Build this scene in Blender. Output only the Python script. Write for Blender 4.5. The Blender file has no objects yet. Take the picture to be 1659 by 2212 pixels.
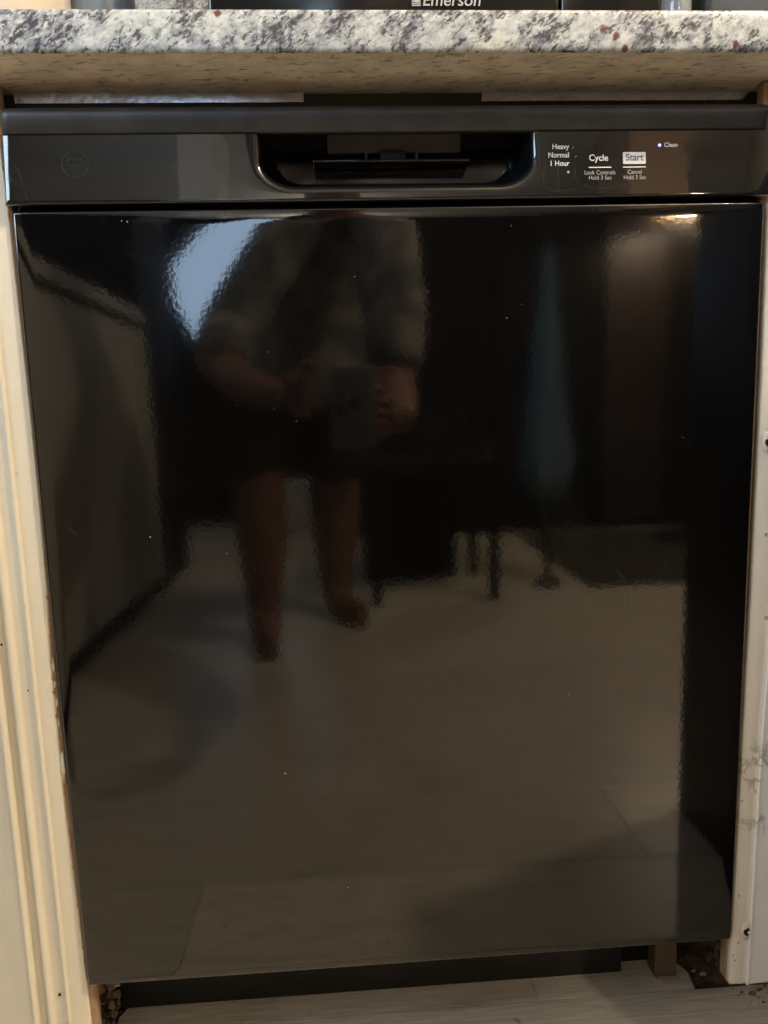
import bpy, bmesh, math, random
from mathutils import Vector, Matrix, noise
random.seed(7)
S = bpy.context.scene
C = S.collection

# ------------------------------------------------------------------ camera
def cam_axes(p, y, r):
    cp, sp, cy, sy, cr, sr = math.cos(p), math.sin(p), math.cos(y), math.sin(y), math.cos(r), math.sin(r)
    M = Matrix.Rotation(y, 3, 'Z')
    right, fwd, up = M @ Vector((1, 0, 0)), M @ Vector((0, cp, -sp)), M @ Vector((0, sp, cp))
    return cr*right + sr*up, fwd, cr*up - sr*right
CAM = Vector((-.0525505, -.5959092, .6381792))
r_, f_, u_ = cam_axes(.1429334, -.0557590, -.0291588)
cd = bpy.data.cameras.new('camera'); co = bpy.data.objects.new('camera', cd); C.objects.link(co)
co.matrix_world = Matrix(((r_.x, u_.x, -f_.x, CAM.x), (r_.y, u_.y, -f_.y, CAM.y), (r_.z, u_.z, -f_.z, CAM.z), (0, 0, 0, 1)))
cd.sensor_fit = 'VERTICAL'; cd.sensor_height = 24; cd.lens = 24*1533.85/2212
cd.clip_start = .003; cd.clip_end = 60
cd.dof.use_dof = True; cd.dof.focus_distance = .66; cd.dof.aperture_fstop = 13.0
S.camera = co
# ------------------------------------------------------------------ world, lamps, exposure
w = bpy.data.worlds.new('World'); S.world = w; w.use_nodes = True
w.node_tree.nodes['Background'].inputs[0].default_value = (.5, .6, .8, 1)
w.node_tree.nodes['Background'].inputs[1].default_value = .0
def point(name, loc, energy, col, rad):
    l = bpy.data.lights.new(name, 'POINT'); l.energy = energy; l.color = col; l.shadow_soft_size = rad
    o = bpy.data.objects.new(name, l); o.location = loc; C.objects.link(o); return o
def area(name, loc, target, sx, sy, energy, col):
    l = bpy.data.lights.new(name, 'AREA'); l.shape = 'RECTANGLE'; l.size = sx; l.size_y = sy; l.energy = energy; l.color = col
    o = bpy.data.objects.new(name, l); o.location = loc
    o.rotation_euler = (Vector(target)-Vector(loc)).to_track_quat('-Z', 'Y').to_euler(); C.objects.link(o); return o
point('kitchen_lamp_light', (1.10, -.70, 2.22), 152, (1, .85, .66), .04)
point('side_lamp_light', (1.54, -2.60, 1.538), 72, (1, .84, .62), .024)
point('hall_lamp_light', (-.12, -3.55, 2.22), 30, (1, .92, .78), .05)
area('back_window_light', (-.72, -4.09, 1.62), (-.72, 0, 1.62), .74, 1.38, 21, (.52, .72, 1.0))
area('side_window_light', (-2.28, -1.55, 1.75), (0, -.3, .9), 1.25, 1.05, 66, (.66, .82, 1.0))
S.view_settings.view_transform = 'Standard'; S.view_settings.look = 'None'
S.view_settings.exposure = 0; S.view_settings.gamma = 1
try: S.view_settings.use_curve_mapping = False
except Exception: pass

# ------------------------------------------------------------------ material helpers
def mat(name, col, rough=.5, spec=.5, metal=0, coat=0, ior=1.5):
    m = bpy.data.materials.new(name); m.use_nodes = True
    b = m.node_tree.nodes['Principled BSDF']
    b.inputs['Base Color'].default_value = (*col, 1); b.inputs['Roughness'].default_value = rough
    b.inputs['Specular IOR Level'].default_value = spec; b.inputs['Metallic'].default_value = metal
    b.inputs['IOR'].default_value = ior; b.inputs['Coat Weight'].default_value = coat
    return m
class NT:
    def __init__(s, m): s.t = m.node_tree; s.b = s.t.nodes['Principled BSDF']; s.c = None
    def n(s, typ, **k):
        x = s.t.nodes.new(typ)
        for a, v in k.items():
            if a.startswith('_'): setattr(x, a[1:], v)
        for a, v in k.items():
            if not a.startswith('_'):
                i = x.inputs[a.replace('__', ' ')] if not a.startswith('i') or not a[1:].isdigit() else x.inputs[int(a[1:])]
                if hasattr(v, 'is_linked') or hasattr(v, 'links'): s.t.links.new(v, i)
                else: i.default_value = v
        return x
    def coord(s, scale=(1, 1, 1), rot=(0, 0, 0), loc=(0, 0, 0)):
        if not s.c: s.c = s.t.nodes.new('ShaderNodeTexCoord').outputs['Object']
        # rotate first, then stretch along the turned axes
        m1 = s.n('ShaderNodeMapping', Vector=s.c, Rotation=rot, Location=loc)
        return s.n('ShaderNodeMapping', Vector=m1.outputs[0], Scale=scale).outputs[0]
    def noise(s, vec, scale, detail=3, rough=.5, dist=0):
        return s.n('ShaderNodeTexNoise', Vector=vec, Scale=scale, Detail=detail, Roughness=rough, Distortion=dist).outputs['Fac']
    def ramp(s, fac, a, b, ca=(0, 0, 0, 1), cb=(1, 1, 1, 1)):
        r = s.n('ShaderNodeValToRGB', Fac=fac); e = r.color_ramp.elements
        e[0].position = a; e[0].color = ca; e[1].position = b; e[1].color = cb
        return r.outputs['Color']
    def mix(s, fac, a, b, mode='MIX'):
        x = s.t.nodes.new('ShaderNodeMix'); x.data_type = 'RGBA'; x.blend_type = mode
        for i, v in ((0, fac), (6, a), (7, b)):
            if hasattr(v, 'links'): s.t.links.new(v, x.inputs[i])
            else: x.inputs[i].default_value = v if i == 0 else ((*v, 1) if len(v) == 3 else v)
        return x.outputs[2]
    def math(s, op, a, b=0.0):
        x = s.t.nodes.new('ShaderNodeMath'); x.operation = op
        for i, v in ((0, a), (1, b)):
            if hasattr(v, 'links'): s.t.links.new(v, x.inputs[i])
            else: x.inputs[i].default_value = v
        return x.outputs[0]
    def set(s, name, v): s.t.links.new(v, s.b.inputs[name])
    def bump(s, h, strength, dist):
        x = s.n('ShaderNodeBump', Height=h, Strength=strength, Distance=dist)
        if s.b.inputs['Normal'].is_linked:
            s.t.links.new(s.b.inputs['Normal'].links[0].from_socket, x.inputs['Normal'])
        s.t.links.new(x.outputs[0], s.b.inputs['Normal'])

# ------------------------------------------------------------------ materials
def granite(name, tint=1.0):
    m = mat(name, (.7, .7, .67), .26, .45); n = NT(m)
    wv = n.coord()
    cloud = n.ramp(n.noise(n.coord((1, 1, 1.3), (0, .5, 0)), 120, 5, .66), .36, .58)
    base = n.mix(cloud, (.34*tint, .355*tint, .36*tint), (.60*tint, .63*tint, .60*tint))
    cream = n.ramp(n.noise(n.coord(loc=(3, 1, 2)), 22, 2), .55, .68)
    base = n.mix(n.math('MULTIPLY', cream, .3), base, (.78*tint, .73*tint, .58*tint))
    pit = n.ramp(n.n('ShaderNodeTexVoronoi', Vector=n.coord(loc=(1, 2, 3)), Scale=230.0).outputs['Distance'], .14, .40, (1, 1, 1, 1), (0, 0, 0, 1))
    base = n.mix(n.math('MULTIPLY', pit, .40), base, (.30*tint, .31*tint, .32*tint))
    # drifts of grey-violet flecks, stretched along one slanting grain direction
    drift = n.noise(n.coord((1, 1, 1.6), (0, .6, 0)), 27, 5, .68)
    fl = n.noise(n.coord((1, 1, 1.9), (0, .55, 0)), 165, 3, .55, .6)
    f1 = n.ramp(n.math('ADD', n.math('MULTIPLY', drift, .66), n.math('MULTIPLY', fl, .50)), .555, .66)
    base = n.mix(n.math('MULTIPLY', f1, .82), base, (.14*tint, .14*tint, .17*tint))
    fl2 = n.noise(n.coord((1, 1, 2.2), (0, .7, 0), (5, 5, 5)), 180, 3, .55, .7)
    f2 = n.ramp(n.math('ADD', n.math('MULTIPLY', drift, .66), n.math('MULTIPLY', fl2, .60)), .655, .72)
    base = n.mix(n.math('MULTIPLY', f2, .9), base, (.05, .048, .06))
    # garnets
    v = n.n('ShaderNodeTexVoronoi', Vector=n.coord((1, 1, .8), (0, -.5, 0)), Scale=95.0)
    pick = n.math('GREATER_THAN', n.n('ShaderNodeSeparateColor', Color=v.outputs['Color']).outputs[0], .92)
    near = n.ramp(n.math('ADD', v.outputs['Distance'], n.math('MULTIPLY', n.noise(wv, 220, 3), .42)), .38, .52, (1, 1, 1, 1), (0, 0, 0, 1))
    base = n.mix(n.math('MULTIPLY', pick, near), base, (.13, .05, .055))
    n.set('Base Color', base)
    n.bump(n.noise(wv, 260, 4), .12, .0006)
    return m
M = {}
M['granite'] = granite('polished_granite')
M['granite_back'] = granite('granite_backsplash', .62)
m = M['granite_raw'] = mat('unpolished_granite', (.4, .3, .2), .85, .2); n = NT(m)
b_ = n.mix(n.ramp(n.noise(n.coord((1, 1.7, 1)), 30, 5), .35, .65), (.60, .54, .45), (.80, .73, .62))
st = n.ramp(n.noise(n.coord((.8, 2.6, 1.5), (0, 0, .12)), 95, 6, .65, .6), .545, .64)
b_ = n.mix(n.math('MULTIPLY', st, .66), b_, (.14, .095, .065))
n.set('Base Color', b_); n.bump(n.noise(n.coord(), 300, 4), .4, .0008)

m = M['door'] = mat('gloss_black_enamel', (.0035, .0035, .0035), .045, .76, ior=1.52); n = NT(m)
haze = n.ramp(n.noise(n.coord((1, 1, .7)), 5, 5, .6), .45, .75)
n.set('Roughness', n.math('ADD', n.math('MULTIPLY', haze, .03), .052))
n.set('Base Color', n.mix(n.math('MULTIPLY', n.ramp(n.noise(n.coord(), 14, 6, .65), .5, .85), .6), (.002, .002, .002), (.005, .0048, .0045)))
sm = n.ramp(n.noise(n.coord(loc=(2, 0, 7)), 9, 4, .6, 1.2), .60, .74)
n.set('Coat Weight', n.math('MULTIPLY', sm, .18)); n.b.inputs['Coat Roughness'].default_value = .35
n.bump(n.noise(n.coord(), 260, 2, .5), .65, .000034)          # orange peel
n.bump(n.noise(n.coord((1, 1, .45)), 6, 1, .4), .4, .0008)       # slow waves of the sheet
m = M['panel'] = mat('gloss_black_plastic', (.007, .007, .0068), .06, .72, ior=1.5); n = NT(m)
n.set('Roughness', n.math('ADD', n.math('MULTIPLY', n.ramp(n.noise(n.coord(), 60, 4), .5, .8), .08), .03))
n.bump(n.noise(n.coord(), 26, 2, .4), .4, .0003)
M['pocket'] = mat('dark_pocket_plastic', (.005, .006, .007), .13)
m = M['band'] = mat('textured_matte_black_plastic', (.020, .020, .021), .42, .6); n = NT(m)
n.bump(n.noise(n.coord(), 1500, 2, .6), .8, .00016)
n.set('Base Color', n.mix(n.ramp(n.noise(n.coord(), 40, 5), .45, .8), (.017, .017, .018), (.035, .035, .036)))
M['print'] = mat('white_print', (.80, .80, .78), .5)
M['print_dim'] = mat('grey_print', (.34, .34, .335), .5)
M['start'] = mat('white_start_key', (.72, .73, .72), .45)
M['ink'] = mat('dark_ink', (.09, .09, .095), .5)
m = M['led'] = mat('blue_white_led', (.5, .5, 1)); b = m.node_tree.nodes['Principled BSDF']
b.inputs['Emission Color'].default_value = (.42, .45, 1, 1); b.inputs['Emission Strength'].default_value = 1.3
M['rail'] = mat('brown_black_filler_rail', (.055, .047, .036), .6, .3)
M['black'] = mat('matt_black', (.008, .008, .008), .6, .3)
m = M['kick'] = mat('kick_black', (.012, .011, .009), .38, .4); n = NT(m)
n.set('Base Color', n.mix(n.ramp(n.noise(n.coord((1, 1, 2)), 18, 5), .45, .8), (.008, .0075, .006), (.018, .016, .012)))
m = M['foil'] = mat('aluminium_foil_tape', (.42, .42, .45), .22, .5, .85); n = NT(m)
n.set('Base Color', n.mix(n.noise(n.coord((1, 4, 1)), 60, 5), (.75, .75, .79), (.98, .98, 1.0)))
n.bump(n.noise(n.coord(), 130, 3), .5, .0008)

def paint(name, c, dirt, rough=.38, blob=0):
    m = mat(name, c, rough, .45); n = NT(m)
    g = n.ramp(n.noise(n.coord((1.6, 1.6, .35)), 9, 6, .62), .42, .75)
    col = n.mix(n.math('MULTIPLY', g, .35), c, dirt)
    sp = n.ramp(n.n('ShaderNodeTexVoronoi', Vector=n.coord(), Scale=26.0).outputs['Distance'], .035, .07, (1, 1, 1, 1), (0, 0, 0, 1))
    col = n.mix(n.math('MULTIPLY', sp, .55), col, tuple(.35*x for x in dirt))
    n.set('Base Color', col)
    n.bump(n.noise(n.coord((1, 1, .25)), 120, 4), .25, .0007)
    n.bump(n.noise(n.coord(), 22, 3), .3, .0012)
    return m, n, col
M['cream'], _, _ = paint('cream_paint', (.69, .635, .50), (.53, .47, .36), .34)
M['white'], n, col = paint('dirty_white_paint', (.86, .86, .84), (.66, .64, .58), .45)
def stains(n, col):
    """dried glue stains part of the way down the strip"""
    z = n.n('ShaderNodeSeparateXYZ', Vector=n.c).outputs[2]
    win = n.math('MULTIPLY', n.ramp(z, .225, .25), n.ramp(z, .31, .33, (1, 1, 1, 1), (0, 0, 0, 1)))
    tr = n.noise(n.coord((1, 1, .7)), 62, 2, .5, 1.6)
    line = n.ramp(n.math('ABSOLUTE', n.math('SUBTRACT', tr, .5)), .02, .08, (1, 1, 1, 1), (0, 0, 0, 1))
    msk = n.ramp(n.noise(n.coord(loc=(9, 2, 4)), 40, 2), .46, .54)
    col = n.mix(n.math('MULTIPLY', n.math('MULTIPLY', line, msk), n.math('MULTIPLY', win, .7)), col, (.24, .20, .16))
    n.set('Base Color', col)
stains(n, col)
M['beige'], n, col = paint('beige_paint', (.72, .66, .56), (.54, .48, .38), .45); stains(n, col)
m = M['wood'] = mat('bare_brown_wood', (.33, .20, .12), .7, .3); n = NT(m)
n.set('Base Color', n.mix(n.noise(n.coord((6, 6, .5)), 60, 4), (.22, .13, .075), (.44, .29, .18)))
m = M['subfloor'] = mat('dusty_subfloor', (.17, .12, .08), .9, .2); n = NT(m)
n.set('Base Color', n.mix(n.ramp(n.noise(n.coord(), 60, 6, .7), .35, .7), (.055, .038, .024), (.20, .145, .095)))
n.bump(n.noise(n.coord(), 140, 5), .8, .004)
M['debris'] = mat('plaster_crumb', (.38, .33, .27), .9, .2)
M['crumb'] = mat('brown_crumb', (.20, .15, .105), .9, .1)
M['lint'] = mat('dust_fleck', (.36, .34, .31), .8, .2)
def plank_mat(name, k):
    m = mat(name, (.5*k, .46*k, .40*k), .42, .4); n = NT(m)
    g = n.noise(n.coord((.5, 9, 1)), 42, 6, .65, .4)
    c0 = n.mix(n.ramp(g, .3, .72), (.40*k, .355*k, .28*k), (.66*k, .605*k, .50*k))
    g2 = n.ramp(n.noise(n.coord((.4, 3, 1), loc=(2, 5, 0)), 15, 5, .6), .50, .74)
    c0 = n.mix(n.math('MULTIPLY', g2, .6), c0, (.25*k, .21*k, .155*k))
    sp = n.ramp(n.noise(n.coord((1, 1.6, 1), loc=(4, 4, 4)), 34, 2), .70, .76)
    c0 = n.mix(n.math('MULTIPLY', sp, .7), c0, (.16, .135, .11))
    n.set('Base Color', c0); n.bump(g, .3, .0006)
    n.set('Roughness', n.math('ADD', n.math('MULTIPLY', g, .16), .25))
    return m
M['planks'] = [plank_mat('whitewashed_plank_%s' % s, k) for s, k in (('pale', 1.14), ('mid', 1.05), ('worn', .95))]
M['wall'] = mat('taupe_wall', (.27, .22, .175), .8, .2)
M['ceil'] = mat('ceiling_paint', (.82, .76, .68), .9, .2)
M['cab'] = mat('off_white_cabinet', (.46, .43, .37), .5)
M['range'] = mat('black_range_enamel', (.005, .0055, .006), .3, .3)
M['dark'] = mat('dark_stained_wood', (.006, .0045, .0035), .6, .12)
M['walnut'] = mat('dark_walnut', (.020, .009, .005), .5)
M['gold'] = mat('added_brass_shade', (.30, .20, .09), .4, .5)
M['oak'] = mat('warm_oak', (.40, .27, .18), .5)
M['brown'] = mat('brown_wood', (.22, .10, .05), .5)
M['rug'] = mat('dark_rug', (.05, .043, .036), .9, .1)
M['blue'] = mat('slate_blue_cloth', (.10, .165, .21), .9, .1)
M['skin'] = mat('skin', (.21, .095, .062), .6, .3)
M['shirt'] = mat('grey_shirt', (.10, .095, .085), .9, .1); n = NT(M['shirt'])
n.set('Base Color', n.mix(n.ramp(n.noise(n.coord(), 14, 3), .4, .6), (.10, .095, .09), (.28, .255, .23)))
M['shorts'] = mat('dark_shorts', (.03, .022, .018), .9, .1)
M['hair'] = mat('dark_hair', (.02, .013, .01), .6)
M['phone'] = mat('phone_back', (.24, .24, .23), .35)
M['lens'] = mat('phone_lens', (.004, .004, .005), .1)
M['mwave'] = mat('microwave_black', (.010, .010, .009), .14)
M['logo'] = mat('silver_logo_print', (.42, .42, .40), .4)
M['ceramic'] = mat('cream_ceramic', (.62, .55, .45), .12)
M['canblue'] = mat('blue_grey_tin', (.17, .23, .30), .3)
M['slate'] = mat('slate_grey_appliance', (.045, .058, .068), .35)
m = M['bottle'] = mat('clear_plastic', (.55, .60, .64), .12); m.node_tree.nodes['Principled BSDF'].inputs['Transmission Weight'].default_value = .7
M['lampglass'] = mat('lamp_glass', (.8, .8, .75), .3)
M['steel'] = mat('screw_steel', (.6, .6, .58), .3, .5, 1)
M['hole'] = mat('screw_hole_dark', (.03, .015, .008), .9, .1)
m = M['film'] = mat('clear_film', (.25, .25, .24), .25); m.node_tree.nodes['Principled BSDF'].inputs['Alpha'].default_value = .16

# ------------------------------------------------------------------ object helpers
def link(name, me, m, parent=None, smooth=False):
    ms = m if isinstance(m, (list, tuple)) else [m]
    for x in ms: me.materials.append(x)
    if smooth:
        for p in me.polygons: p.use_smooth = True
    o = bpy.data.objects.new(name, me); C.objects.link(o)
    if parent: o.parent = parent
    return o
def obj(name, bm, m, parent=None, smooth=False):
    me = bpy.data.meshes.new(name); bm.normal_update(); bm.to_mesh(me); bm.free()
    return link(name, me, m, parent, smooth)
def thing(name, label, cat, loc=(0, 0, 0), group=None):
    o = bpy.data.objects.new(name, None); C.objects.link(o); o.location = loc; o.empty_display_size = .05
    o['label'] = label; o['category'] = cat
    if group: o['group'] = group
    return o
def tag(o, label, cat, group=None):
    o['label'] = label; o['category'] = cat
    if group: o['group'] = group
    return o
def box(bm, a, b, bev=0, seg=2):
    x0, y0, z0 = a; x1, y1, z1 = b
    v = [bm.verts.new(p) for p in ((x0, y0, z0), (x1, y0, z0), (x1, y1, z0), (x0, y1, z0), (x0, y0, z1), (x1, y0, z1), (x1, y1, z1), (x0, y1, z1))]
    fs = [bm.faces.new([v[i] for i in q]) for q in ((0, 3, 2, 1), (4, 5, 6, 7), (0, 1, 5, 4), (1, 2, 6, 5), (2, 3, 7, 6), (3, 0, 4, 7))]
    if bev:
        es = list({e for f in fs for e in f.edges})
        bmesh.ops.bevel(bm, geom=es, offset=bev, segments=seg, profile=.5, affect='EDGES')
def boxobj(name, a, b, m, parent=None, bev=0, seg=2, smooth=False, shift=None):
    """box in world coordinates; shift = the parent's location"""
    s = Vector(shift) if shift else Vector((0, 0, 0))
    bm = bmesh.new(); box(bm, Vector(a)-s, Vector(b)-s, bev, seg); return obj(name, bm, m, parent, smooth)
def lathe(bm, prof, c=(0, 0, 0), seg=32, caps=True):
    rings = []
    for r, z in prof:
        rings.append([bm.verts.new((c[0]+r*math.cos(2*math.pi*i/seg), c[1]+r*math.sin(2*math.pi*i/seg), c[2]+z)) for i in range(seg)])
    for a, b in zip(rings, rings[1:]):
        for i in range(seg): bm.faces.new((a[i], a[(i+1) % seg], b[(i+1) % seg], b[i]))
    if caps:
        bm.faces.new(list(reversed(rings[0]))); bm.faces.new(rings[-1])
def tube(bm, pts, r, seg=6):
    rings = []
    for k, p in enumerate(pts):
        p = Vector(p); d = (Vector(pts[min(k+1, len(pts)-1)])-Vector(pts[max(k-1, 0)])).normalized()
        a = d.orthogonal().normalized(); b = d.cross(a)
        rr = r[k] if isinstance(r, (list, tuple)) else r
        rings.append([bm.verts.new(p+rr*(math.cos(2*math.pi*i/seg)*a+math.sin(2*math.pi*i/seg)*b)) for i in range(seg)])
    for a, b in zip(rings, rings[1:]):
        for i in range(seg): bm.faces.new((a[i], a[(i+1) % seg], b[(i+1) % seg], b[i]))
    bm.faces.new(list(reversed(rings[0]))); bm.faces.new(rings[-1])
def prism_z(bm, poly, z0, z1):
    a = [bm.verts.new((x, y, z0)) for x, y in poly]; b = [bm.verts.new((x, y, z1)) for x, y in poly]
    n_ = len(poly)
    for i in range(n_): bm.faces.new((a[i], a[(i+1) % n_], b[(i+1) % n_], b[i]))
    bm.faces.new(list(reversed(a))); bm.faces.new(b)
    bmesh.ops.recalc_face_normals(bm, faces=bm.faces)

# ------------------------------------------------------------------ setting: floor, subfloor, walls, ceiling
bm = bmesh.new(); box(bm, (-2.4, -4.1, -.05), (2.2, .8, -.010))
fl = obj('floor', bm, M['subfloor']); fl['kind'] = 'structure'
def plank(x0, x1, y0, y1, mi, poly=None):
    g = .0004
    bm = bmesh.new()
    if poly: prism_z(bm, poly, -.0095, 0)
    else: box(bm, (x0+g, y0+g, -.0095), (x1-g, y1-g, 0), .0007, 1)
    return obj('plank', bm, M['planks'][mi], fl)
W_ = .195
plank(0, 0, 0, 0, 1, [(-.3125, .0806), (.1368, .0806), (.1368, .125), (-.300, .125), (-.309, .11), (-.3145, .098)])
plank(0, 0, 0, 0, 0, [(.1373, .0806), (.3115, .0806), (.3145, .104), (.304, .125), (.1373, .125)])
rows = [(.08-W_*(k+1), .08-W_*k) for k in range(21)]
joint = {0: -.62, 1: -.265, 2: .36, 3: -.08, 4: .62, 5: .2, 6: -.4}
for k, (a, b) in enumerate(rows):
    xj = joint.get(k, (k*.47) % 1.2-.6); x = xj-1.2*3
    while x < 2.2:
        x0, x1 = max(x, -2.35), min(x+1.2, 2.15)
        if x1-x0 > .05: plank(x0, x1, a, b, (k*7+int((x+9)*3)) % 3)
        x += 1.2
def struct(name, a, b, m):
    o = boxobj(name, a, b, m); o['kind'] = 'structure'; return o
struct('ceiling', (-2.4, -4.2, 2.45), (2.2, .8, 2.5), M['ceil'])
struct('rear_wall', (-2.4, .66, -.05), (2.2, .76, 2.45), M['wall'])
struct('right_wall', (2.15, -4.1, -.05), (2.2, .66, 2.45), M['wall'])
# wall behind the photographer and left wall, each built round its window opening
for a, b in (((-2.4, -4.2, 0), (-1.10, -4.1, 2.45)), ((-.34, -4.2, 0), (2.2, -4.1, 2.45)), ((-1.10, -4.2, 0), (-.34, -4.1, .92)), ((-1.10, -4.2, 2.32), (-.34, -4.1, 2.45))):
    struct('far_wall', a, b, M['wall'])
for a, b in (((-2.4, -4.1, 0), (-2.35, -2.2, 2.45)), ((-2.4, -.9, 0), (-2.35, .66, 2.45)), ((-2.4, -2.2, 0), (-2.35, -.9, 1.2)), ((-2.4, -2.2, 2.3), (-2.35, -.9, 2.45))):
    struct('left_wall', a, b, M['wall'])
wd = thing('window', 'tall window behind the photographer, seen as a pale blue glow in the door', 'window', (-.72, -4.1, .92))
for a, b in (((-1.14, -4.11, .86), (-.30, -4.06, .92)), ((-1.14, -4.11, 2.32), (-.30, -4.06, 2.38)), ((-1.14, -4.11, .92), (-1.08, -4.06, 2.32)), ((-.36, -4.11, .92), (-.30, -4.06, 2.32))):
    boxobj('frame', a, b, M['cab'], wd, .004, 1, shift=(-.72, -4.1, .92))
wd = thing('window', 'square window in the left wall whose cool light edges the control panel', 'window', (-2.35, -1.55, 1.2))
for a, b in (((-2.37, -2.24, 1.16), (-2.31, -.86, 1.2)), ((-2.37, -2.24, 2.3), (-2.31, -.86, 2.34)), ((-2.37, -2.24, 1.2), (-2.31, -2.2, 2.3)), ((-2.37, -.9, 1.2), (-2.31, -.86, 2.3))):
    boxobj('frame', a, b, M['cab'], wd, .004, 1, shift=(-2.35, -1.55, 1.2))

# ------------------------------------------------------------------ countertop
ct = thing('countertop', 'speckled white granite countertop above the black dishwasher', 'countertop', (0, 0, .897))
def slab():
    bm = bmesh.new(); prof = []   # (y, z, raw?)
    prof = [(.64, -.0), (.022, -.0), (-.010, -.0), (-.026, .0001), (-.0325, .0006), (-.0345, .0016), (-.0352, .0032), (-.0352, .010), (-.0352, .018), (-.0350, .0265), (-.0342, .0288), (-.0322, .0299), (-.029, .030), (.64, .030)]
    N = 900; x0, x1 = -.9, .9; rows_ = []
    for i in range(N+1):
        x = x0+(x1-x0)*i/N; ring = []
        for j, (y, z) in enumerate(prof):
            dy = dz = 0
            if 3 <= j <= 6:
                c = noise.fractal(Vector((x*160, j*.4, 0)), 1, 2, 3); dy = .0007*c+.0011*max(0, c-.25); dz = .0005*max(0, noise.noise(Vector((x*210, 5, j*.6))))*2
            ring.append(bm.verts.new((x, y+dy, z+dz)))
        rows_.append(ring)
    for a, b in zip(rows_, rows_[1:]):
        for j in range(len(prof)-1):
            f = bm.faces.new((a[j], b[j], b[j+1], a[j+1])); f.material_index = 1 if j < 4 else 0; f.smooth = j > 3
    for ring in (rows_[0], list(reversed(rows_[-1]))): bm.faces.new(ring)
    return bm
o = obj('slab', slab(), [M['granite'], M['granite_raw']], ct)
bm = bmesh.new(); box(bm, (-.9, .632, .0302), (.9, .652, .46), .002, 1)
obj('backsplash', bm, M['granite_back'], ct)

# foil tape under the counter; the middle gap stands in for the photographer's shade
def foil(x0, x1, cut, label):
    bm = bmesh.new(); N = 60; ra, rb = [], []
    for i in range(N+1):
        t = i/N; x = x0+(x1-x0)*t
        wob = .0004*noise.noise(Vector((x*40, 0, 3)))
        ra.append(bm.verts.new((x+cut[0], .0296+wob, .8893))); rb.append(bm.verts.new((x+cut[1]*t, .0287, .8968)))
    for i in range(N): bm.faces.new((ra[i], ra[i+1], rb[i+1], rb[i]))
    bmesh.ops.solidify(bm, geom=bm.faces, thickness=.0006)
    return tag(obj('foil_strip', bm, M['foil']), label, 'foil strip', 'silver strips under the counter')
foil(-.304, -.0735, (0, 0), 'longer left part of the silver foil strip under the counter, cut off where the person shades it')
foil(.0735, .296, (0, .008), 'right part of the silver foil strip above the wash cycle controls, cut off where the person shades it')
tag(boxobj('dark_filler_rail', (-.9, .0325, .872), (.9, .044, .8967), M['rail']), 'dark filler rail behind the silver strips, standing in for the shaded gap between them', 'rail')  # dark filler for the stretch of strip that the photographer shades

# ------------------------------------------------------------------ dishwasher
HW = .3029; HWP = .3058
dw = thing('dishwasher', 'glossy black built-in dishwasher with pocket handle below the granite counter', 'dishwasher', (0, 0, 0))
def door_mesh():
    bm = bmesh.new(); z0, z1 = .1247, .7995; R = .0026; NX, NZ = 60, 70
    prof = []
    def rect(ins, y):
        return [(-HW+ins, y, z0+ins), (HW-ins, y, z0+ins), (HW-ins, y, z1-ins), (-HW+ins, y, z1-ins)]
    # front face as a grid with a very slight bulge
    g = []
    for k in range(NZ+1):
        row = []
        for i in range(NX+1):
            s, t = i/NX, k/NZ
            x = -HW+R+(2*HW-2*R)*s; zz = z0+R+(z1-z0-2*R)*t
            row.append(bm.verts.new((x, -.0003*(4*s*(1-s))*(.4+.6*(4*t*(1-t))**.5), zz)))
        g.append(row)
    for k in range(NZ):
        for i in range(NX): bm.faces.new((g[k][i], g[k][i+1], g[k+1][i+1], g[k+1][i]))
    ring = [g[0][i] for i in range(NX+1)]+[g[k][NX] for k in range(1, NZ+1)]+[g[NZ][i] for i in range(NX-1, -1, -1)]+[g[k][0] for k in range(NZ-1, 0, -1)]
    base = [v.co.copy() for v in ring]
    for step in range(1, 7):
        if step <= 5:
            a = step/5*math.pi/2; out = R*math.sin(a); yy = R*(1-math.cos(a))
        else: out, yy = R, .03
        new = []
        for c in base:
            dx = -1 if c.x < -HW+R+1e-5 else (1 if c.x > HW-R-1e-5 else 0); dz = -1 if c.z < z0+R+1e-5 else (1 if c.z > z1-R-1e-5 else 0)
            l = math.hypot(dx, dz) or 1
            new.append(bm.verts.new((c.x+dx*out/l, yy, c.z+dz*out/l)))
        n_ = len(ring)
        for i in range(n_): bm.faces.new((ring[i], new[i], new[(i+1) % n_], ring[(i+1) % n_]))
        ring = new
    bm.faces.new(list(reversed(ring)))
    bmesh.ops.recalc_face_normals(bm, faces=bm.faces)
    return bm
obj('door_panel', door_mesh(), M['door'], dw, True)
bm = bmesh.new(); box(bm, (-HW+.006, .031, .118), (HW-.006, .06, .868), .001, 1)
# inner door body stays behind the handle pocket
bm.free()
boxobj('inner_door', (-HW+.006, .056, .118), (HW-.006, .08, .868), M['black'], dw, .001, 1)
boxobj('gap_shade', (-HW+.0005, .014, .796), (HW-.0005, .032, .8065), M['black'], dw)  # black filler that puts shade into the seam between fascia and door
boxobj('lower_lip', (-HW+.003, .0305, .1195), (HW-.003, .055, .1285), M['kick'], dw, .001, 1)
boxobj('tub', (-.295, .0805, .117), (.295, .60, .862), M['black'], dw)

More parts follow.
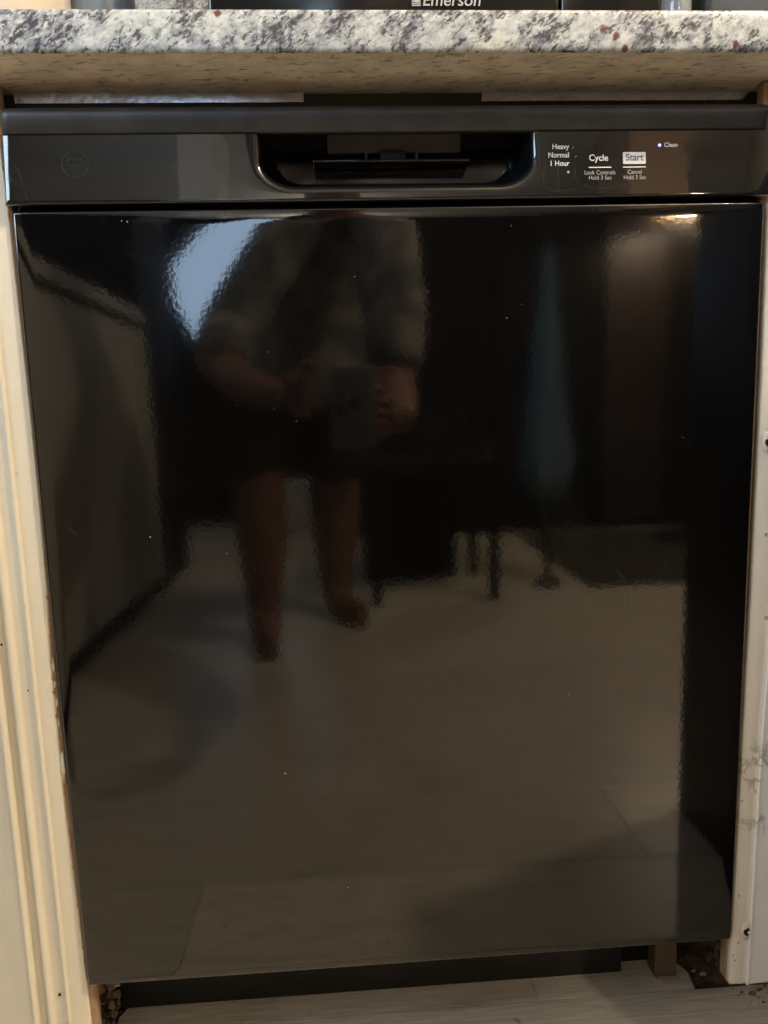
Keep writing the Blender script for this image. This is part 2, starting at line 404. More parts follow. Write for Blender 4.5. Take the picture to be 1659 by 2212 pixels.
PZ0, PZ1 = .8028, .8551
def py(z): return -.0034+(z-PZ0)/(PZ1-PZ0)*.0052      # the fascia leans back
def panel_mesh():
    bm = bmesh.new(); hw, zb, ztop, rx, rz = .1078, .8158, PZ1, .028, .0205
    NA, NV, NB = 18, 8, 40
    def contour(e):
        P = []
        w_, b_ = hw-e, zb+e; ax, az = max(rx-e*.6, .004), max(rz-e*.6, .003)
        for i in range(NV): P.append((-w_, ztop+(b_+az-ztop)*i/NV))
        for i in range(NA): a = i/NA*math.pi/2; P.append((-w_+ax*(1-math.cos(a)), b_+az*(1-math.sin(a))))
        for i in range(NB): P.append((-w_+ax+(2*w_-2*ax)*i/NB, b_))
        for i in range(NA): a = i/NA*math.pi/2; P.append((w_-ax*(1-math.sin(a)), b_+az*(1-math.cos(a))))
        for i in range(NV+1): P.append((w_, b_+az+(ztop-b_-az)*i/NV))
        return P
    R = .0022
    def outer(ins):
        P = []; L, B = HWP-ins, PZ0+ins; h = NA//2
        for i in range(NV): P.append((-L, ztop+(B+.016-ztop)*i/NV))
        for i in range(h): P.append((-L, B+.016*(1-i/h)))
        for i in range(NA-h): P.append((-L+(L-.0798)*i/(NA-h), B))
        for i in range(NB): P.append((-.0798+.1596*i/NB, B))
        for i in range(NA-h): P.append((.0798+(L-.0798)*i/(NA-h), B))
        for i in range(h): P.append((L, B+.016*i/h))
        for i in range(NV+1): P.append((L, B+.016+(ztop-B-.016)*i/NV))
        return P
    rings = []   # from the back edge round the lip, over the face, into the pocket
    rings.append([(x, .03, z) for x, z in outer(0)])
    for s in range(6):
        a = (5-s)/5*math.pi/2
        rings.append([(x, py(z)+R*1.6*(1-math.cos(a)), z) for x, z in outer(R*(1-math.sin(a)))])
    O, I = outer(R), contour(-.0065)
    for s in range(1, 10):
        t = s/10; rings.append([(a[0]+(b[0]-a[0])*t, py(a[1]+(b[1]-a[1])*t), a[1]+(b[1]-a[1])*t) for a, b in zip(O, I)])
    F = .0065
    for s in range(7):
        a = s/6*math.pi/2; e = -F*(1-math.sin(a))
        rings.append([(x, py(z)+F*(1-math.cos(a)), z) for x, z in contour(e)])
    for e, y in ((.0006, .010), (.0018, .020), (.0032, .028)): rings.append([(x, y, z) for x, z in contour(e)])
    for s in range(1, 6):
        a = s/5*math.pi/2; rings.append([(x, .028+.012*math.sin(a), z) for x, z in contour(.0032+.010*(1-math.cos(a)))])
    last = rings[-1]; rings.append([(x*.55, .0402, z+(ztop-z)*.6) for x, y, z in last]); rings.append([(x*.3, .0404, ztop) for x, y, z in last])
    V = [[bm.verts.new(p) for p in r] for r in rings]
    for k, (a, b) in enumerate(zip(V, V[1:])):
        for i in range(len(a)-1):
            f = bm.faces.new((a[i], a[i+1], b[i+1], b[i])); f.material_index = 1 if k > 19 else 0
    bmesh.ops.remove_doubles(bm, verts=bm.verts, dist=1e-6)
    bmesh.ops.recalc_face_normals(bm, faces=bm.faces)
    return bm
pn = obj('control_panel', panel_mesh(), [M['panel'], M['pocket']], dw, True)
# latch parts in the pocket
boxobj('pocket_back', (-.1075, .0406, .8535), (.1075, .0450, .8734), M['black'], pn)
for a, b in ((-.3, -.1078), (.1078, .3)): boxobj('pocket_cheek', (a, .0126, .8563), (b, .0449, .8734), M['black'], pn)
boxobj('latch_housing', (-.056, .0275, .8500), (.056, .0403, .8690), M['band'], pn, .0012, 3)
for v in bpy.data.objects['latch_housing'].data.vertices: v.co.y += (.869-v.co.z)*.30 if v.co.y < .035 else 0
boxobj('latch_lever', (-.068, .0225, .8400), (.062, .0395, .8428), M['panel'], pn, .0012, 3, True)
boxobj('latch_hook', (-.012, .0255, .8429), (.009, .0392, .8499), M['black'], pn, .0006, 2, True)
for x in (-.024, .018): boxobj('latch_rib', (x-.0008, .0262, .8429), (x+.0008, .0392, .8499), M['band'], pn)
# rounded band across the top
def band():
    bm = bmesh.new()
    prof = [(.05, .8738), (.0125, .8736), (.0095, .8566), (.0045, .8556), (.0026, .8560), (.0015, .8575), (.0002, .8605), (-.0012, .8640), (-.0022, .8675), (-.0024, .8700), (-.0012, .8730), (.0020, .8748), (.008, .8754), (.028, .8756), (.05, .8756)]
    xs = []; R = .008
    for s in range(7): a = s/6*math.pi/2; xs.append((-HWP+R*(1-math.sin(a)) if 0 else -HWP+.0006+R*(1-math.cos(math.pi/2*s/6)), R*(1-math.sin(math.pi/2*s/6))))
    left = [(-HWP+R*(1-math.cos(s/6*math.pi/2)), R*(1-math.sin(s/6*math.pi/2))) for s in range(7)]
    cols = left+[(-HWP+R+(2*HWP-2*R)*k/60, 0) for k in range(1, 60)]+[(-x, y) for x, y in reversed(left)]
    V = [[bm.verts.new((x, y+yo*(1 if y < .03 else 0), z)) for y, z in prof] for x, yo in cols]
    for a, b in zip(V, V[1:]):
        for j in range(len(prof)-1): bm.faces.new((a[j], b[j], b[j+1], a[j+1]))
    bm.faces.new(V[0]); bm.faces.new(list(reversed(V[-1])))
    bmesh.ops.recalc_face_normals(bm, faces=bm.faces)
    return bm
bd = obj('top_band', band(), M['band'], dw, True)
# print on the fascia -----------------------------------------------------------
def text(s, x, z, size, m, parent, align='CENTER', sx=1.0, y=None, bold=.0, name='lettering', tilt=True, shear=0):
    cu = bpy.data.curves.new(name, 'FONT'); cu.body = s; cu.size = size; cu.align_x = align; cu.align_y = 'CENTER'
    cu.extrude = .00006; cu.offset = bold; cu.shear = shear; cu.resolution_u = 4
    t = bpy.data.objects.new('tmp', cu); C.objects.link(t)
    dg = bpy.context.evaluated_depsgraph_get(); me = bpy.data.meshes.new_from_object(t.evaluated_get(dg))
    bpy.data.objects.remove(t)
    ang = math.radians(90)-(math.atan2(.0052, PZ1-PZ0) if tilt else 0)
    me.transform(Matrix.Translation((x, (py(z)-.00010) if y is None else y, z)) @ Matrix.Rotation(ang, 4, 'X') @ Matrix.Diagonal((sx, 1, 1, 1)))
    me.name = name
    return link(name, me, m, parent)
# front of letters faces -y; Bfont reads left to right when rotated 90 about X
text('Heavy', .1382, .8431, .0058, M['print'], pn, 'RIGHT', .95, bold=.00006)
text('Normal', .1382, .8365, .0058, M['print'], pn, 'RIGHT', .95, bold=.00006)
text('1 Hour', .1382, .8300, .0058, M['print'], pn, 'RIGHT', .95, bold=.00006)
text('Cycle', .1622, .8340, .0071, M['print'], pn, 'CENTER', .98, bold=.00012)
text('Lock Controls', .1631, .8225, .0047, M['print_dim'], pn, 'CENTER', .93)
text('Hold 3 Sec', .1632, .8184, .0046, M['print_dim'], pn, 'CENTER', .93)
text('Cancel', .1918, .8227, .0047, M['print_dim'], pn, 'CENTER', .93)
text('Hold 3 Sec', .1919, .8184, .0046, M['print_dim'], pn, 'CENTER', .93)
text('Clean', .2222, .8438, .0050, M['print'], pn, 'CENTER', .98, bold=.00005)
def flat(name, pts, m, parent, lift=.0001, th=.00008):
    bm = bmesh.new(); a = [bm.verts.new((x, py(z)-lift-th, z)) for x, z in pts]; b = [bm.verts.new((x, py(z)-lift+th, z)) for x, z in pts]
    n_ = len(pts); bm.faces.new(a); bm.faces.new(list(reversed(b)))
    for i in range(n_): bm.faces.new((a[i], a[(i+1) % n_], b[(i+1) % n_], b[i]))
    bmesh.ops.recalc_face_normals(bm, faces=bm.faces)
    return obj(name, bm, m, parent)
def rrect(x0, x1, z0, z1, r):
    P = []
    for cx, cz, a0 in ((x1-r, z1-r, 0), (x0+r, z1-r, 90), (x0+r, z0+r, 180), (x1-r, z0+r, 270)):
        for k in range(6): a = math.radians(a0+18*k); P.append((cx+r*math.cos(a), cz+r*math.sin(a)))
    return P
def disc(x, z, r, n_=14): return [(x+r*math.cos(2*math.pi*i/n_), z+r*math.sin(2*math.pi*i/n_)) for i in range(n_)]
flat('start_key', rrect(.1823, .2011, .8291, .8384, .0009), M['start'], pn, .0001, .00009)
text('Start', .1917, .8341, .0077, M['ink'], pn, 'CENTER', .98, y=py(.834)-.00032, bold=.00008)
flat('print_line', rrect(.1540, .1726, .8263, .8270, .0003), M['print'], pn)
flat('print_line', rrect(.1822, .2012, .8263, .8270, .0003), M['print'], pn)
flat('status_light', disc(.2127, .8436, .00125), M['led'], pn, .0002, .0002)
flat('lock_symbol', disc(.1371, .8232, .0010), M['print_dim'], pn)
flat('indicator_dash', [(.1405, .8415), (.1411, .8417), (.1424, .8432), (.1418, .8431)], M['print_dim'], pn)
flat('indicator_dash', [(.1432, .8345), (.1437, .8345), (.1440, .8362), (.1435, .8361)], M['print_dim'], pn)
# faint round maker's badge: pressed ring with curled script
bm = bmesh.new(); bx, bz, br = -.2508, .8332, .0101
ring = [(bx+br*math.cos(t*math.pi/24), py(bz+br*math.sin(t*math.pi/24))-.0001, bz+br*math.sin(t*math.pi/24)) for t in range(49)]
tube(bm, ring, .00022, 5)
for (cx, cz, a0, a1, rr) in ((-.0030, .0016, 40, 330, .0032), (.0026, .0016, 30, 340, .0027), (-.0012, -.0034, 90, 270, .0022), (.0016, -.003, 100, 430, .0018), (.0048, -.0016, -80, 80, .0026)):
    tube(bm, [(bx+cx+rr*math.cos(math.radians(a0+(a1-a0)*k/12)), py(bz)-.0002, bz+cz+.9*rr*math.sin(math.radians(a0+(a1-a0)*k/12))) for k in range(13)], .00016, 5)
obj('badge', bm, M['film'], pn, True)
# edges of torn protective film left on the fascia
def filmline(pts, r=.00013):
    bm = bmesh.new(); out = []
    for (a, b) in zip(pts, pts[1:]):
        for k in range(6):
            t = k/6; x = a[0]+(b[0]-a[0])*t; z_ = a[1]+(b[1]-a[1])*t; j = noise.noise(Vector((x*900, z_*900, 1)))*.0003
            out.append((x+j, py(z_)-.0001, z_+j))
    tube(bm, out, r, 5)
    obj('film_residue', bm, M['film'], pn, True)
filmline([(.1185, .829), (.1165, .820), (.1175, .8115), (.128, .8085), (.143, .810), (.1465, .8125), (.143, .820), (.1425, .829)])
filmline([(.1285, .829), (.1290, .820), (.1285, .809)], .00010)
filmline([(.150, .8135), (.154, .811), (.170, .8105), (.188, .811)], .00010)
filmline([(-.297, .835), (-.2925, .825), (-.291, .816)], .00010)
filmline([(-.293, .8105), (-.290, .812), (-.288, .808), (-.291, .805)], .00012)
# toe kick
boxobj('toe_kick', (-.314, .108, .0015), (.240, .122, .117), M['kick'], dw, .001, 1)
boxobj('recess_shade', (.2405, .124, .001), (.3105, .14, .1165), M['black'], dw)  # black sheet added so the open recess beside the kick looks shaded
# dust, crumbs and a few hairs on the door
bm = bmesh.new()
def fleck(x, z_, r, y0=-.0016):
    n_ = 5; c = [(x+r*(.6+.8*random.random())*math.cos(2*math.pi*i/n_), z_+r*(.6+.8*random.random())*math.sin(2*math.pi*i/n_)) for i in range(n_)]
    a = [bm.verts.new((p[0], y0, p[1])) for p in c]; t = bm.verts.new((x, y0-r*.5, z_))
    for i in range(n_): bm.faces.new((a[i], t, a[(i+1) % n_]))
for x, z_, r in ((-.2153, .5387, .0010), (.0991, .7206, .0004), (-.0897, .6309, .0004), (-.1096, .6875, .0005), (-.0376, .7451, .0005), (.1411, .3815, .0004), (-.1138, .322, .0007), (-.0622, .2078, .0006), (.0905, .7826, .0005), (.2388, .6073, .0004), (.1965, .7767, .0005), (-.1531, .5223, .0005), (-.2144, .7897, .0008), (-.2185, .7905, .0006), (.0865, .7100, .0005)): fleck(x, z_, r)
for _ in range(240):
    fleck(random.uniform(-.29, .29), random.uniform(.135, .79), random.choice((.00010, .00012, .00015, .0002)))
o = obj('dust', bm, M['lint'], dw); o['kind'] = 'stuff'
for P, r in (([(.176+.020*math.sin(t), -.0018, .482+.016*math.cos(t*1.1)-.010*t) for t in [k*.18 for k in range(12)]], .00011),
             ([(.222+.010*t, -.0018, .490+.008*math.sin(t*2)+.008*t) for t in [k*.14 for k in range(9)]], .00011),
             ([(-.282+.012*t, -.0016, .548-.018*t*t) for t in [k*.12 for k in range(9)]], .0001)):
    bm = bmesh.new(); tube(bm, P, r, 4); obj('hair_strand', bm, M['film'], dw)
bm = bmesh.new(); bmesh.ops.create_icosphere(bm, subdivisions=1, radius=.0012, matrix=Matrix.Translation((-.112, .1065, .070))); obj('lint_fleck', bm, M['lint'], dw)

# ------------------------------------------------------------------ cabinet trims
def interp(T, z):
    T = sorted(T); 
    if z <= T[0][0]: return T[0][1]
    for (a, b), (c, d) in zip(T, T[1:]):
        if z <= c: return b+(d-b)*(z-a)/(c-a)
    return T[-1][1]
LT = thing('cabinet_trim', 'cream painted moulded cabinet trim standing left of the dishwasher', 'trim', (-.33, .004, 0))
edge = [(0, -.3052), (.083, -.3048), (.157, -.3056), (.30, -.3088), (.436, -.3086), (.492, -.3062), (.565, -.3052), (.655, -.3052), (.806, -.3068), (.895, -.309)]
def left_trim():
    bm = bmesh.new(); NZ = 700
    # offsets from the painted edge and depth of the moulding (towards +x edge at 0)
    prof = [(-.26, .0), (-.0520, .0), (-.0505, -.0008), (-.0494, -.0022), (-.0478, -.0026), (-.0462, -.0016), (-.0455, .0030), (-.0440, .0046), (-.0405, .0050), (-.0385, .0030), (-.0372, -.0002), (-.0355, -.0020), (-.0335, -.0022), (-.0320, -.0006), (-.0312, .0012), (-.0295, .0016), (-.0225, .0014), (-.0205, .0004), (-.0192, -.0012), (-.0176, -.0016), (-.0170, -.0010), (-.0166, .0008), (-.0155, .0010), (-.0010, .0006), (-.0002, .0010), (0, .0026)]
    rows_ = []
    for k in range(NZ+1):
        z_ = .895*k/NZ; e = interp(edge, z_); ring = []
        ch = noise.fractal(Vector((0, 0, z_*140)), 1, 2, 3)
        chip = max(0, ch-.15)*.0022*(1 if .1 < z_ < .52 else .4)+.0003*abs(noise.noise(Vector((1, 1, z_*500))))
        for j, (dx, dy) in enumerate(prof):
            f_ = 1.0+.25*max(0, (.55-z_)) if False else 1.0
            wob = .00012*noise.noise(Vector((dx*60, 2, z_*12)))+.00006*noise.noise(Vector((dx*300, 7, z_*160)))
            x = (e if j >= len(prof)-3 else -.3070+.0016*(1-z_/.895))+dx*f_-(chip if j >= len(prof)-3 else 0)
            ring.append(bm.verts.new((x, .004+dy+wob, z_)))
        rows_.append(ring)
    for a, b in zip(rows_, rows_[1:]):
        for j in range(len(prof)-1): bm.faces.new((a[j], a[j+1], b[j+1], b[j]))
    bmesh.ops.recalc_face_normals(bm, faces=bm.faces)
    return bm
o = obj('moulding', left_trim(), M['cream'], None, True); o.parent = LT; o.location = (.33, -.004, 0)
bm = bmesh.new(); rows_ = []
for k in range(301):
    z_ = .895*k/300; e = interp(edge, z_); t = max(0, min(1, (.55-z_)/.4)); w2 = .0022+.0030*t+.0004*noise.noise(Vector((3, 3, z_*60)))
    rows_.append([bm.verts.new(p) for p in ((e-.02, .0095, z_), (e-.003, .0068, z_), (e+w2*.6, .0066, z_), (e+w2, .0082, z_), (e+w2, .016, z_))])
for a, b in zip(rows_, rows_[1:]):
    for j in range(4): bm.faces.new((a[j], a[j+1], b[j+1], b[j]))
o = obj('bare_wood_edge', bm, M['wood'], None, True); o.parent = LT; o.location = (.33, -.004, 0)
boxobj('backing_board', (-.60, .012, .0), (-.3125, .03, .896), M['wood'], LT, shift=(-.33, .004, 0))
def crumb(bm, c, r, sq=(1, 1, 1), seed=0):
    ret = bmesh.ops.create_icosphere(bm, subdivisions=2, radius=1)
    for v in ret['verts']:
        k = 1+.45*noise.noise(v.co*1.7+Vector((seed, seed, 0)))
        v.co = Vector((c[0]+v.co.x*r*sq[0]*k, c[1]+v.co.y*r*sq[1]*k, c[2]+v.co.z*r*sq[2]*k))
# flaking paint on the bare edge
for zz, hh, ww in ((.338, .013, .0030), (.396, .004, .0018), (.412, .003, .0016), (.430, .006, .0018), (.377, .003, .0014)):
    bm = bmesh.new(); e = interp(edge, zz); P = []
    for k in range(12):
        a = 2*math.pi*k/12; rr = 1+.5*noise.noise(Vector((zz*90, k*1.3, 0)))
        P.append((e+.0012+ww*rr*math.cos(a)*.6, zz+hh*rr*math.sin(a)))
    a_ = [bm.verts.new((x, .0048-.0008*math.sin(i), z_)) for i, (x, z_) in enumerate(P)]; b_ = [bm.verts.new((x, .0064, z_)) for x, z_ in P]
    bm.faces.new(a_); bm.faces.new(list(reversed(b_)))
    for i in range(12): bm.faces.new((a_[i], a_[(i+1) % 12], b_[(i+1) % 12], b_[i]))
    bmesh.ops.recalc_face_normals(bm, faces=bm.faces)
    o = obj('paint_flake', bm, M['cream'], None); o.parent = LT; o.location = (.33, -.004, 0)
# dents: tiny dark pits and nicks
for x, z_, r in ((-.3480, .4500, .0010), (-.3305, .115, .0013), (-.3300, .408, .0007)):
    bm = bmesh.new(); crumb(bm, (x, .0046, z_), r, (1, .4, 1.2), x); o = obj('dent', bm, M['hole'], None); o.parent = LT; o.location = (.33, -.004, 0)

RT = thing('filler_strip', 'dirty white filler strip with old screw holes standing right of the dishwasher', 'trim', (.32, .004, .07))
redge = [(.0, .3050), (.077, .3047), (.233, .3068), (.370, .3080), (.465, .3092), (.571, .3095), (.66, .3095), (.776, .3085), (.895, .308)]
rid = [(.0, .3208), (.07, .3212), (.184, .3222), (.3246, .3240), (.4136, .3268), (.55, .3275), (.9, .329)]
def right_trim():
    bm = bmesh.new(); NZ = 500; rows_ = []
    for k in range(NZ+1):
        z_ = .0735+(.895-.0735)*k/NZ; e = interp(redge, z_); r = interp(rid, z_)
        sag = .0012*noise.noise(Vector((z_*8, 0, 0)))
        P = [(e+.002, .019), (e, .008), (e+.0003, .0052), (e+.0012, .0042), (r-.004, .0040), (r-.0012, .0042), (r-.0005, .0022), (r+.0006, .0012), (r+.0018, .0018), (r+.006, .0026), (r+.03, .0030), (r+.3, .0030)]
        ring = []
        for j, (x, y) in enumerate(P):
            wob = .00045*noise.noise(Vector((x*90, 5, z_*40)))+(.0004*max(0, noise.noise(Vector((j, 1, z_*120)))-.2) if j < 4 else 0)
            ring.append(bm.verts.new((x+(.0004*noise.noise(Vector((4, 4, z_*130))) if j in (2, 3, 6, 7) else 0), y+wob, z_)))
        rows_.append(ring)
    for a, b in zip(rows_, rows_[1:]):
        for j in range(len(a)-1):
            f = bm.faces.new((a[j], a[j+1], b[j+1], b[j])); f.material_index = 1 if j < 6 else 0
    bot = [bm.verts.new((v.co.x, .022, v.co.z)) for v in rows_[0]]
    for j in range(len(bot)-1): bm.faces.new((rows_[0][j+1], rows_[0][j], bot[j], bot[j+1]))
    bmesh.ops.recalc_face_normals(bm, faces=bm.faces)
    return bm
sh = (-.32, -.004, -.07)
o = obj('painted_face', right_trim(), [M['white'], M['beige']], None, True); o.parent = RT; o.location = sh
boxobj('bare_wood_edge', (.3037, .010, .0755), (.3085, .020, .895), M['wood'], RT, shift=(.32, .004, .07))
def screw_hole(x, z_, r, head):
    bm = bmesh.new(); crumb(bm, (x-.0004, .0030, z_+.0008), r*1.7, (.9, .35, 1.7), x*7); o = obj('plaster_rim', bm, M['beige'], None, True); o.parent = RT; o.location = sh
    bm = bmesh.new(); crumb(bm, (x, .0014, z_), r, (.95, .55, 1.25), x*3+2); h = obj('screw_hole', bm, M['hole'], None); h.parent = RT; h.location = sh
    bm = bmesh.new(); bmesh.ops.create_uvsphere(bm, u_segments=14, v_segments=8, radius=r*.5, matrix=Matrix.Translation((x+r*.4, -.0002, z_+r*.1)) @ Matrix.Diagonal((1, .6, 1, 1)))
    obj('screw', bm, M['lampglass'], h, True)
screw_hole(.3184, .1316, .0036, True); screw_hole(.3166, .6010, .0034, True)
for x, z_, r in ((.3200, .5187, .0016), (.3238, .4421, .0018), (.3230, .5150, .0012), (.3105, .168, .0012), (.3120, .118, .0012), (.3335, .395, .001), (.307, .105, .0008), (.3095, .0990, .0009), (.3090, .2660, .0010)):
    bm = bmesh.new(); crumb(bm, (x, .0040, z_), r, (1, .25, 1.2), x*11); o = obj('dent', bm, M['debris'], None); o.parent = RT; o.location = sh

# adjoining cabinet bases behind the trims (what the gaps at floor level open on)
tag(boxobj('cabinet_side', (.350, .085, .012), (.368, .60, .895), M['wood']), 'bare brown cabinet side panel in the gap right of the dishwasher', 'panel')
tag(boxobj('cabinet_side', (-.345, .118, .0), (-.330, .60, .895), M['wood']), 'bare brown cabinet side panel in the gap left of the dishwasher', 'panel')
tag(boxobj('kick_board', (.372, .20, .0), (.95, .215, .10), M['dark']), 'dark kick board deep under the cabinet right of the filler strip', 'board')
# wood block under the door, crumbs
tag(boxobj('wood_block', (.2742, .098, .0008), (.2988, .118, .116), M['brown'], None, .001, 2), 'orange brown wood block standing on the floor under the right end of the door', 'block')
M['brown'].node_tree.nodes['Principled BSDF'].inputs['Base Color'].default_value = (.13, .090, .055, 1)
bm = bmesh.new(); prism_z(bm, [(.276, .094), (.283, .088), (.299, .090), (.300, .0965), (.276, .0968)], .0006, .0032)
tag(obj('wood_chip', bm, M['debris']), 'flat pale chip lying at the foot of the brown wood block', 'chip')
bm = bmesh.new()
for k in range(40):
    x = random.uniform(.312, .349); y = random.uniform(.083, .17); r = random.uniform(.0004, .0016)
    crumb(bm, (x, y, -.010+r*.4), r, (1.2, 1, .6), k)
for k in range(26): crumb(bm, (.3445+.005*random.random(), .10+.03*random.random(), .002+.004*k*random.random()), random.uniform(.002, .005), (.6, 1, 1.2), k)
for k in range(80):
    x = random.uniform(-.329, -.316); y = random.uniform(.09, .16); r = random.uniform(.001, .005)
    crumb(bm, (x, y, -.010+r*.5+random.random()*.05), r, (.8, 1, 1.1), k)
for k in range(170):
    crumb(bm, (random.uniform(.350, .41), .095-.045*random.random()**2, .0003+.001*random.random()), .0004+.0024*random.random()**3, (1.4, 1, .5), k)
o = obj('plaster_crumbs', bm, M['crumb']); o['kind'] = 'stuff'; o['label'] = 'brown crumbs and dust in the floor gaps beside the dishwasher'
for i, (x, y, z_, r, lb) in enumerate(((.334, .106, -.006, .0034, 'pale plaster lump in the gap beside the filler strip, larger one'), (.326, .112, -.007, .0022, 'small pale plaster lump in the right floor gap, behind the larger one'), (-.3205, .112, .030, .006, 'grey brown lump in the dark gap left of the toe kick'))):
    bm = bmesh.new(); crumb(bm, (x, y, z_), r, (1.3, .8, .55), i*5); tag(obj('plaster_lump', bm, M['debris'], None, True), lb, 'rubble')

# ------------------------------------------------------------------ things on the counter
mw = thing('microwave', 'black microwave on the granite counter, only its lower front edge showing', 'microwave', (.045, .08, .927))
boxobj('body', (-.1535, .080, .934), (.2425, .40, 1.19), M['mwave'], mw, .004, 3, True, shift=(.045, .08, .927))
boxobj('door', (-.1525, .068, .938), (.150, .0795, 1.185), M['mwave'], mw, .003, 3, True, shift=(.045, .08, .927))
boxobj('key_panel', (.152, .068, .938), (.2415, .0795, 1.185), M['mwave'], mw, .003, 3, True, shift=(.045, .08, .927))
for x in (-.12, .21):
    bm = bmesh.new(); lathe(bm, [(.012, .0), (.012, .0068)], (x-.045, .03, .0004), 16); obj('foot', bm, M['black'], mw)
o = text('Emerson', 0.0555, .9856, .0135, M['logo'], None, 'CENTER', 1.06, y=.0676, bold=.0001, name='logo_lettering', tilt=False, shear=.15)
o.parent = mw; o.location = (-.045, -.08, -.927)
def badge_square():
    bm = bmesh.new()
    for k in range(7):
        zc = .9812+.0014*k; box(bm, (.0212, .0674, zc), (.0288, .0677, zc+.0009))
    lathe(bm, [(.0026, 0), (.0026, .0002)], (0, 0, 0), 16)
    return bm
bm = badge_square(); 
for v in bm.verts:
    if abs(v.co.z) < .001 and abs(v.co.x) < .005: v.co = Vector((v.co.x+.0250, .0672-v.co.z, v.co.y+.9862))
o = obj('logo_emblem', bm, M['logo'], mw); o.location = (-.045, -.08, -.927)
bm = bmesh.new(); lathe(bm, [(.048, 0), (.052, .004), (.053, .05), (.053, .14), (.049, .15), (.047, .15), (.047, .145)], (0, 0, 0), 48)
o = tag(obj('canister', bm, M['ceramic'], None, True), 'cream glazed canister at the far left end of the counter', 'canister'); o.location = (-.338, .12, .927)
bm = bmesh.new(); lathe(bm, [(.030, 0), (.031, .003), (.031, .12), (.029, .125)], (0, 0, 0), 40)
o = tag(obj('tin', bm, M['canblue'], None, True), 'blue grey tin on the counter beside the cream canister', 'tin'); o.location = (-.268, .165, .927)
bm = bmesh.new(); box(bm, (-.235, .26, .9272), (-.222, .60, 1.2), .003, 2)
for v in bm.verts: v.co.x += (v.co.z-.9272)*-.75+.04
tag(obj('cutting_board', bm, M['black']), 'dark board leaning on the counter left of the microwave', 'board')
bm = bmesh.new(); lathe(bm, [(.010, 0), (.012, .002), (.0125, .07), (.008, .10), (.008, .12)], (0, 0, 0), 24)
o = tag(obj('bottle', bm, M['bottle'], None, True), 'slim clear bottle on the counter right of the microwave', 'bottle'); o.location = (.258, .075, .9272)
ap = tag(boxobj('toaster', (.296, .10, .928), (.56, .28, 1.12), M['slate'], None, .012, 4, True), 'slate grey appliance at the right end of the counter', 'toaster')

# ------------------------------------------------------------------ what the glossy door mirrors
cb = thing('base_cabinet', 'off white cabinet run mirrored at the left of the dishwasher door', 'cabinet', (-.74, -1.4, 0))
sft = (-.74, -1.4, 0)
boxobj('side_panel', (-1.35, -1.93, .075), (-.722, -.62, .93), M['cab'], cb, .002, 1, shift=sft)
boxobj('worktop', (-1.37, -1.95, .955), (-.715, -.60, .995), M['cab'], cb, .004, 2, shift=sft)
boxobj('frieze', (-1.34, -1.92, .931), (-.735, -.63, .954), M['dark'], cb, shift=sft)
boxobj('toe_recess', (-1.34, -1.92, .0005), (-.755, -.63, .0745), M['dark'], cb, shift=sft)
boxobj('corner_post', (-.7215, -1.925, .075), (-.712, -1.86, .93), M['cab'], cb, shift=sft)
boxobj('tall_unit', (-1.35, -2.45, .0005), (-.74, -1.96, 1.72), M['dark'], cb, shift=sft)
tag(boxobj('wall_cupboard', (-.70, -2.75, 1.86), (-.54, -2.40, 2.449), M['white'], None, .008, 2), 'narrow cream cupboard hanging from the ceiling, mirrored left of the handle pocket', 'cupboard')
tag(boxobj('wall_cupboard', (1.23, -2.75, 1.95), (1.50, -2.38, 2.449), M['oak'], None, .004, 2), 'brown wooden cupboard hanging from the ceiling, mirrored right of the start key', 'cupboard')
rg = thing('kitchen_range', 'black kitchen range mirrored as a dark upright strip at the door right edge', 'range', (.76, -.2, 0))
sft = (.76, -.2, 0)
boxobj('body', (.457, -.423, .0008), (1.07, -.03, .90), M['range'], rg, .003, 2, shift=sft)
boxobj('cooktop', (.457, -.430, .9005), (1.07, -.03, .915), M['range'], rg, .002, 2, shift=sft)
boxobj('oven_door', (.52, -.445, .16), (1.04, -.4235, .74), M['range'], rg, .004, 2, shift=sft)
bm = bmesh.new(); tube(bm, [(.58-.76, -.47+.2, .70), (.98-.76, -.47+.2, .70)], .009, 10); obj('handle', bm, M['steel'], rg, True)
sb = thing('wardrobe', 'long dark wardrobe behind the photographer, mirrored as the black right half of the door', 'wardrobe', (.9, -3.2, 0))
sft = (.9, -3.2, 0)
boxobj('carcass', (.0, -3.5, .03), (2.10, -2.92, 1.80), M['dark'], sb, .004, 1, shift=sft)
boxobj('cornice', (-.02, -3.52, 1.8005), (2.12, -2.90, 1.84), M['dark'], sb, .004, 1, shift=sft)
for a, b, m_ in ((.02, .68, 'dark'), (.70, 1.24, 'dark'), (1.26, 1.58, 'walnut'), (1.60, 2.08, 'dark')):
    boxobj('wardrobe_door', (a, -2.9195, .06), (b, -2.90, 1.78), M[m_], sb, .003, 1, shift=sft)
for x in (.02, 2.02): boxobj('leg', (x, -3.0, .0008), (x+.06, -2.94, .0295), M['dark'], sb, shift=sft)
tag(boxobj('chest', (-1.25, -3.98, .001), (-.05, -3.55, .93), M['dark'], None, .005, 1), 'low dark chest under the tall window behind the photographer', 'chest')
tag(boxobj('storage_box', (.02, -2.40, .001), (.36, -2.02, .40), M['dark'], None, .01, 2), 'dark storage box on the floor under the dining chair', 'box')
tag(boxobj('waste_bin', (-.42, -3.50, .001), (-.20, -3.28, .26), M['cab'], None, .02, 3), 'small pale bin in front of the dark chest, mirrored between the legs', 'bin')
